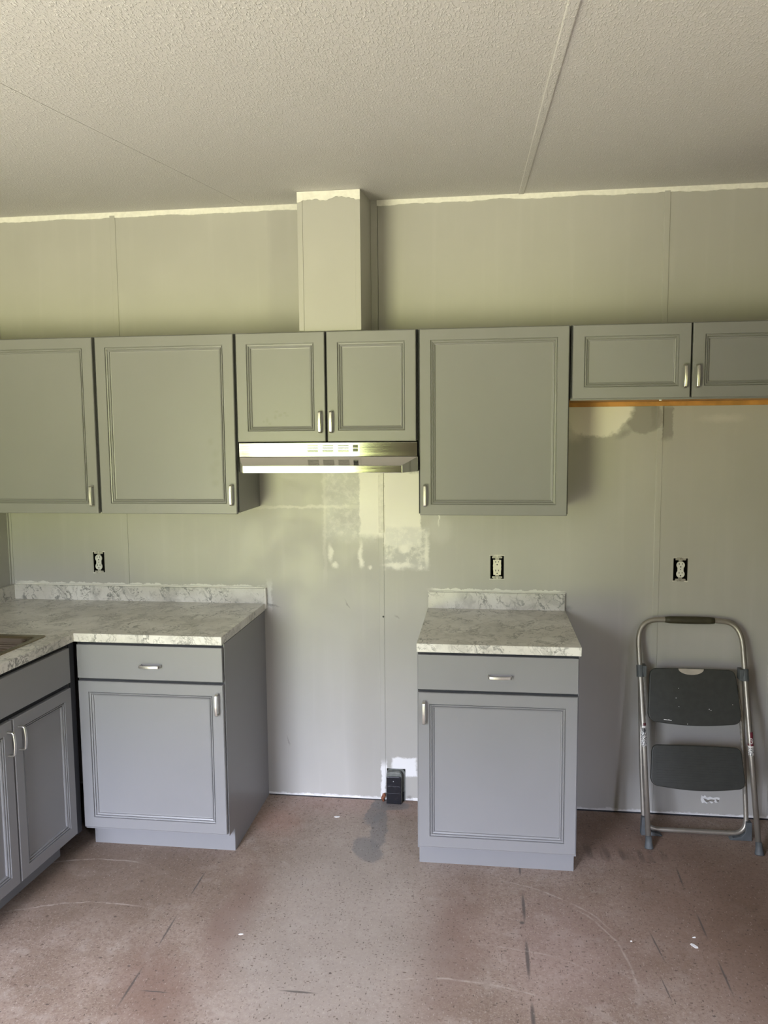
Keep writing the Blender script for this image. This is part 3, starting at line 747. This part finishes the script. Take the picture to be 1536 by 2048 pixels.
# range receptacle standing at the foot of the wall in the gap
rr = thing('range_receptacle', 'black range receptacle set in a wall cut-out at floor level between the base cabinets', 'outlet', (.612, 0, 0))
ox = .612
bm = bmesh.new()
arch = lambda x0, x1, z0, z1, r: [(x0, z0), (x1, z0)] + [(x1-r+r*math.cos(a), z1-r+r*math.sin(a)) for a in [PI/2*i/6 for i in range(7)]] + [(x0+r+r*math.cos(a), z1-r+r*math.sin(a)) for a in [PI/2+PI/2*i/6 for i in range(7)]]
prism(bm, arch(.5775-ox, .6635-ox, .0005, .1545, .022), .0005, .055)
link('recess_box', bm, m_greybox, rr)
bm = bmesh.new(); prism(bm, arch(.578-ox, .650-ox, .0008, .149, .016), -.030, .0003); link('housing', bm, m_greybox, rr, bev=.003)
bm = bmesh.new(); prism(bm, arch(.579-ox, .6475-ox, .0010, .131, .008), -.0385, -.0302); link('face', bm, m_black, rr, bev=.002)
link('face_ridge', B((.583-ox, .643-ox, -.0405, -.0380, .083, .0865)), m_black, rr, bev=.0006)
link('face_ridge', B((.583-ox, .643-ox, -.0395, -.0380, .050, .053)), m_black, rr, bev=.0006)
link('indicator', (lambda bm: (tube(bm, [(0, 0, 0), (0, -.002, 0)], .0016, 8), bm)[1])(bmesh.new()), m_chip, rr, (0, -.0385, .110))
link('conduit', B((.652-ox, .657-ox, -.006, -.0006, .001, .045)), m_black, rr, bev=.001)
# rusty stub just left of it
bm = bmesh.new(); tube(bm, [(0, 0, 0), (-.004, -.002, .014), (.004, -.002, .030), (.001, 0, .038)], [.005, .008, .009, .006], 7)
tag(link('pipe_stub', bm, m_rust, None, (.562, -.012, .0005)), 'rusty brown stub poking up left of the black floor receptacle', 'pipe stub')

# ------------------------------------------------------------------ step stool leaning folded on the wall
st = thing('step_stool', 'folded two-step metal stool with dark grey steps leaning against the wall', 'step stool', (1.905, -.25, 0))
O = Vector((1.905, -.25, 0))
def L(p): return Vector(p)-O
yt = lambda z: -.305+.272*(z/.89)                    # plane of the front frame
FL = (1.700, yt(.05), .05); FR = (2.122, yt(.05), .05)
tl, tr = (1.686, yt(.79), .79), (2.116, yt(.79), .79)
path = [L((1.700, yt(.035), .035)), L((1.694, yt(.45), .45)), L(tl)]
path += arcpts(L(tl), L((1.684, yt(.893), .893)), L((1.770, yt(.895), .895)), 10)[1:]
path += [L((1.80, yt(.896), .896)), L((2.01, yt(.896), .896))]
path += arcpts(L((2.035, yt(.894), .894)), L((2.114, yt(.893), .893)), L(tr), 10)
path += [L((2.122, yt(.45), .45)), L((2.132, yt(.035), .035))]
bm = bmesh.new(); tube(bm, path, .0112, 14); link('front_frame', bm, m_tube, st, smooth=True)
bm = bmesh.new(); n_ = 10; gp = [L((1.800+.205*i/n_, yt(.896), .896-.0005*i/n_)) for i in range(n_+1)]
tube(bm, gp, [.0128]+[.0150+.0015*math.sin(PI*i/n_) for i in range(1, n_)]+[.0128], 16); link('grip', bm, m_grip, st, smooth=True)
# rear U frame
yr = lambda z: -.190+.100*(z/.68)
p = [L((1.690, yr(.66), .66)), L((1.694, yr(.3), .3)), L((1.701, yr(.085), .085))]
p += arcpts(p[-1], L((1.704, yr(.02), .024)), L((1.768, yr(.02), .024)), 8)[1:]
q = arcpts(L((2.060, yr(.02), .024)), L((2.124, yr(.02), .024)), L((2.118, yr(.10), .10)), 8)
p += q + [L((2.112, yr(.3), .3)), L((2.102, yr(.66), .66))]
bm = bmesh.new(); tube(bm, p, .0098, 12); link('rear_frame', bm, m_tube, st, smooth=True)
for s, x in ((-1, 1.703), (1, 2.124)):
    bm = bmesh.new()
    pts = [(0, 0), (-s*.075, 0), (-s*.062, .010), (-s*.030, .016), (-s*.013, .035), (-s*.011, .080), (s*.011, .080), (s*.014, 0)]
    prism(bm, pts, -.015, .015); link('corner_foot', bm, m_rubber, st, L((x, yr(.02), .0005)), bev=.002)
for x in (1.7005, 2.1325):
    bm = bmesh.new(); yy = yt(.0)
    tube(bm, [(0, 0, 0), (0, .001, .004), (0, .006, .024), (0, .014, .046)], [.0175, .0180, .0140, .0128], 14)
    link('rubber_foot', bm, m_rubber, st, L((x, yy-.002, .0005)), smooth=True)
def step_plate(w0, w1, z0, z1, bulge, r, th, name='step'):
    bm = bmesh.new(); pts = []
    n = 70
    for i in range(n+1):                              # bottom edge bulging downwards
        s = i/n; x = -w0+2*w0*s; e = min(s, 1-s)*2*w0; rise = 0
        if e < r: rise = (r-math.sqrt(max(0, r*r-(r-e)**2)))
        pts.append((x, z0+rise-bulge*math.sin(PI*s)))
    for i in range(n+1):
        s = i/n; x = w1-2*w1*s; e = min(s, 1-s)*2*w1; fall = 0
        if e < r: fall = (r-math.sqrt(max(0, r*r-(r-e)**2)))
        pts.append((x, z1-fall+.002*math.sin(PI*s)))
    prism(bm, pts, -th/2, th/2); return bm
tilt = math.atan(.272/.89)
top = link('top_step', step_plate(.188, .176, -.108, .112, .014, .030, .020), m_step, st, L((1.902, yt(.59)-.004, .592)), bev=.004, rot=(-tilt, 0, 0))
bm = bmesh.new(); prism(bm, [(-.052, 0)]+[(-.052*math.cos(PI*i/12), -.025*math.sin(PI*i/12)) for i in range(1, 12)]+[(.052, 0)], -.0113, -.0098)
link('hand_hold', bm, m_beige, top, (-.006, 0, .1125))['label'] = 'beige half-moon hand hold'
bm = bmesh.new()
for x, z, r in ((-.072, -.010, .0016), (-.060, .030, .0013), (-.062, -.045, .0015), (.060, -.052, .002), (.067, -.056, .0018), (-.03, -.115, .0015), (.155, -.03, .0015), (-.105, -.1, .002)):
    prism(bm, [(x+r*math.cos(k), z+r*math.sin(k)) for k in (0, 1, 2, 3, 4, 5)], -.0106, -.0099)
prism(bm, [(-.125, -.098), (-.095, -.102), (-.093, -.104), (-.126, -.101)], -.0106, -.0095)
pf = link('paint_flecks', bm, m_chip, top); pf['kind'] = 'stuff'
low = link('lower_step', step_plate(.188, .180, -.078, .084, .016, .026, .020), m_step, st, L((1.904, yt(.315)-.002, .316)), bev=.004, rot=(-tilt, 0, 0))
bm = bmesh.new()
for k in range(15): box(bm, -.165, .165, -.0112, -.0098, -.070+k*.0098, -.0655+k*.0098)
link('tread_ribs', bm, m_step, low)
for (x, z) in ((1.689, .685), (2.117, .680)):
    s = -1 if x < 1.9 else 1
    bm = bmesh.new(); tube(bm, [(0, -.008*0, -.024), (0, .0145, .024)], .0155, 14)
    box(bm, -s*.016-.008, -s*.016+.008, -.006, .034, -.020, .026)
    link('bracket', bm, m_rubber, st, L((x, yt(z)-.008, z)), bev=.001)
# slim inner links beside the steps
for s, x in ((-1, 1.708), (1, 2.096)):
    bm = bmesh.new(); box(bm, -.003, .003, -.006, .006, -.24, .20)
    link('side_link', bm, m_strap, st, L((x, yt(.45)+.022, .44)), rot=(-tilt, 0, 0))
def sticker_material(name, which):
    m = M(name).set(rough=.35)
    tcn = m.n.new('ShaderNodeTexCoord'); P = tcn.outputs['Object']; q = m.n.new('ShaderNodeSeparateXYZ'); m.l.new(P, q.inputs[0])
    z = q.outputs['Z']; P2 = m.flat_xz(P)
    base = (0.75, 0.74, 0.72)
    lines = m.noise(m.mp(P, (300, 300, 220)), 1, 2, .6)
    if which == 'l':
        c = m.mix(m.ma('MULTIPLY', m.rng(lines, .50, .53), m.rng(z, .028, .026)), base, (0.03, 0.03, 0.03))
        c = m.mix(m.blob(P2, 0, .018, .007, .010, .5, .3), c, (0.03, 0.03, 0.03))
        c = m.mix(m.rng(z, .0345, .0355), c, (0.10, 0.02, 0.025))
        c = m.mix(m.rng(z, .0275, .0285), c, c)
    else:
        c = m.mix(m.ma('MULTIPLY', m.rng(lines, .50, .53), m.rng(z, -.012, -.014)), base, (0.03, 0.03, 0.03))
        c = m.mix(m.rng(z, -.008, -.007), c, (0.16, 0.025, 0.04))
        ring = m.ma('SUBTRACT', m.blob(P2, 0, .012, .0085, .011, 0, .15), m.blob(P2, 0, .012, .006, .008, 0, .2))
        c = m.mix(ring, c, (0.80, 0.78, 0.76)); c = m.mix(m.blob(P2, .002, .012, .0012, .006, .6, .3), c, (0.8, 0.78, 0.76))
    m.col(c); return m.m
for x, z, k in ((1.6943, .435, 'l'), (2.1235, .415, 'r')):
    bm = bmesh.new(); seg = 14; rings = []
    for zz in (-.046, .046):
        rings.append([bm.verts.new((.0117*math.cos(a), .0117*math.sin(a)+zz*.272/.89, zz)) for a in [PI*1.02+PI*.96*i/seg for i in range(seg+1)]])
    for i in range(seg): bm.faces.new((rings[0][i], rings[0][i+1], rings[1][i+1], rings[1][i]))
    link('sticker', bm, sticker_material('sticker_'+k, k), st, L((x, yt(z), z)), smooth=True)['label'] = 'white sticker with dark red band'

# ------------------------------------------------------------------ crumbs on the floor
def chip(x, y, s, a, lab):
    bm = bmesh.new(); pts = [(math.cos(t)*s*(1+.3*rnd.uniform(-1, 1)), math.sin(t)*s*.42*(1+.3*rnd.uniform(-1, 1))) for t in [2*PI*i/7 for i in range(7)]]
    prism_z(bm, pts, 0, .0018)
    o = link('paint_chip', bm, m_chip, None, (x, y, .0002), rot=(0, 0, a)); tag(o, lab, 'debris')
chip(1.722, -.925, .018, -.8, 'largest white paint chip on the floor in front of the step stool')
chip(1.735, -.880, .006, .3, 'tiny white chip just behind the largest floor chip')
chip(.375, -.185, .014, .1, 'thin white chip on the floor in the range gap')
chip(.20, -1.04, .007, .2, 'small white chip on bare floor in front of the left base cabinet')
chip(1.52, -.925, .004, .2, 'white speck on dark floor left of the largest paint chip')
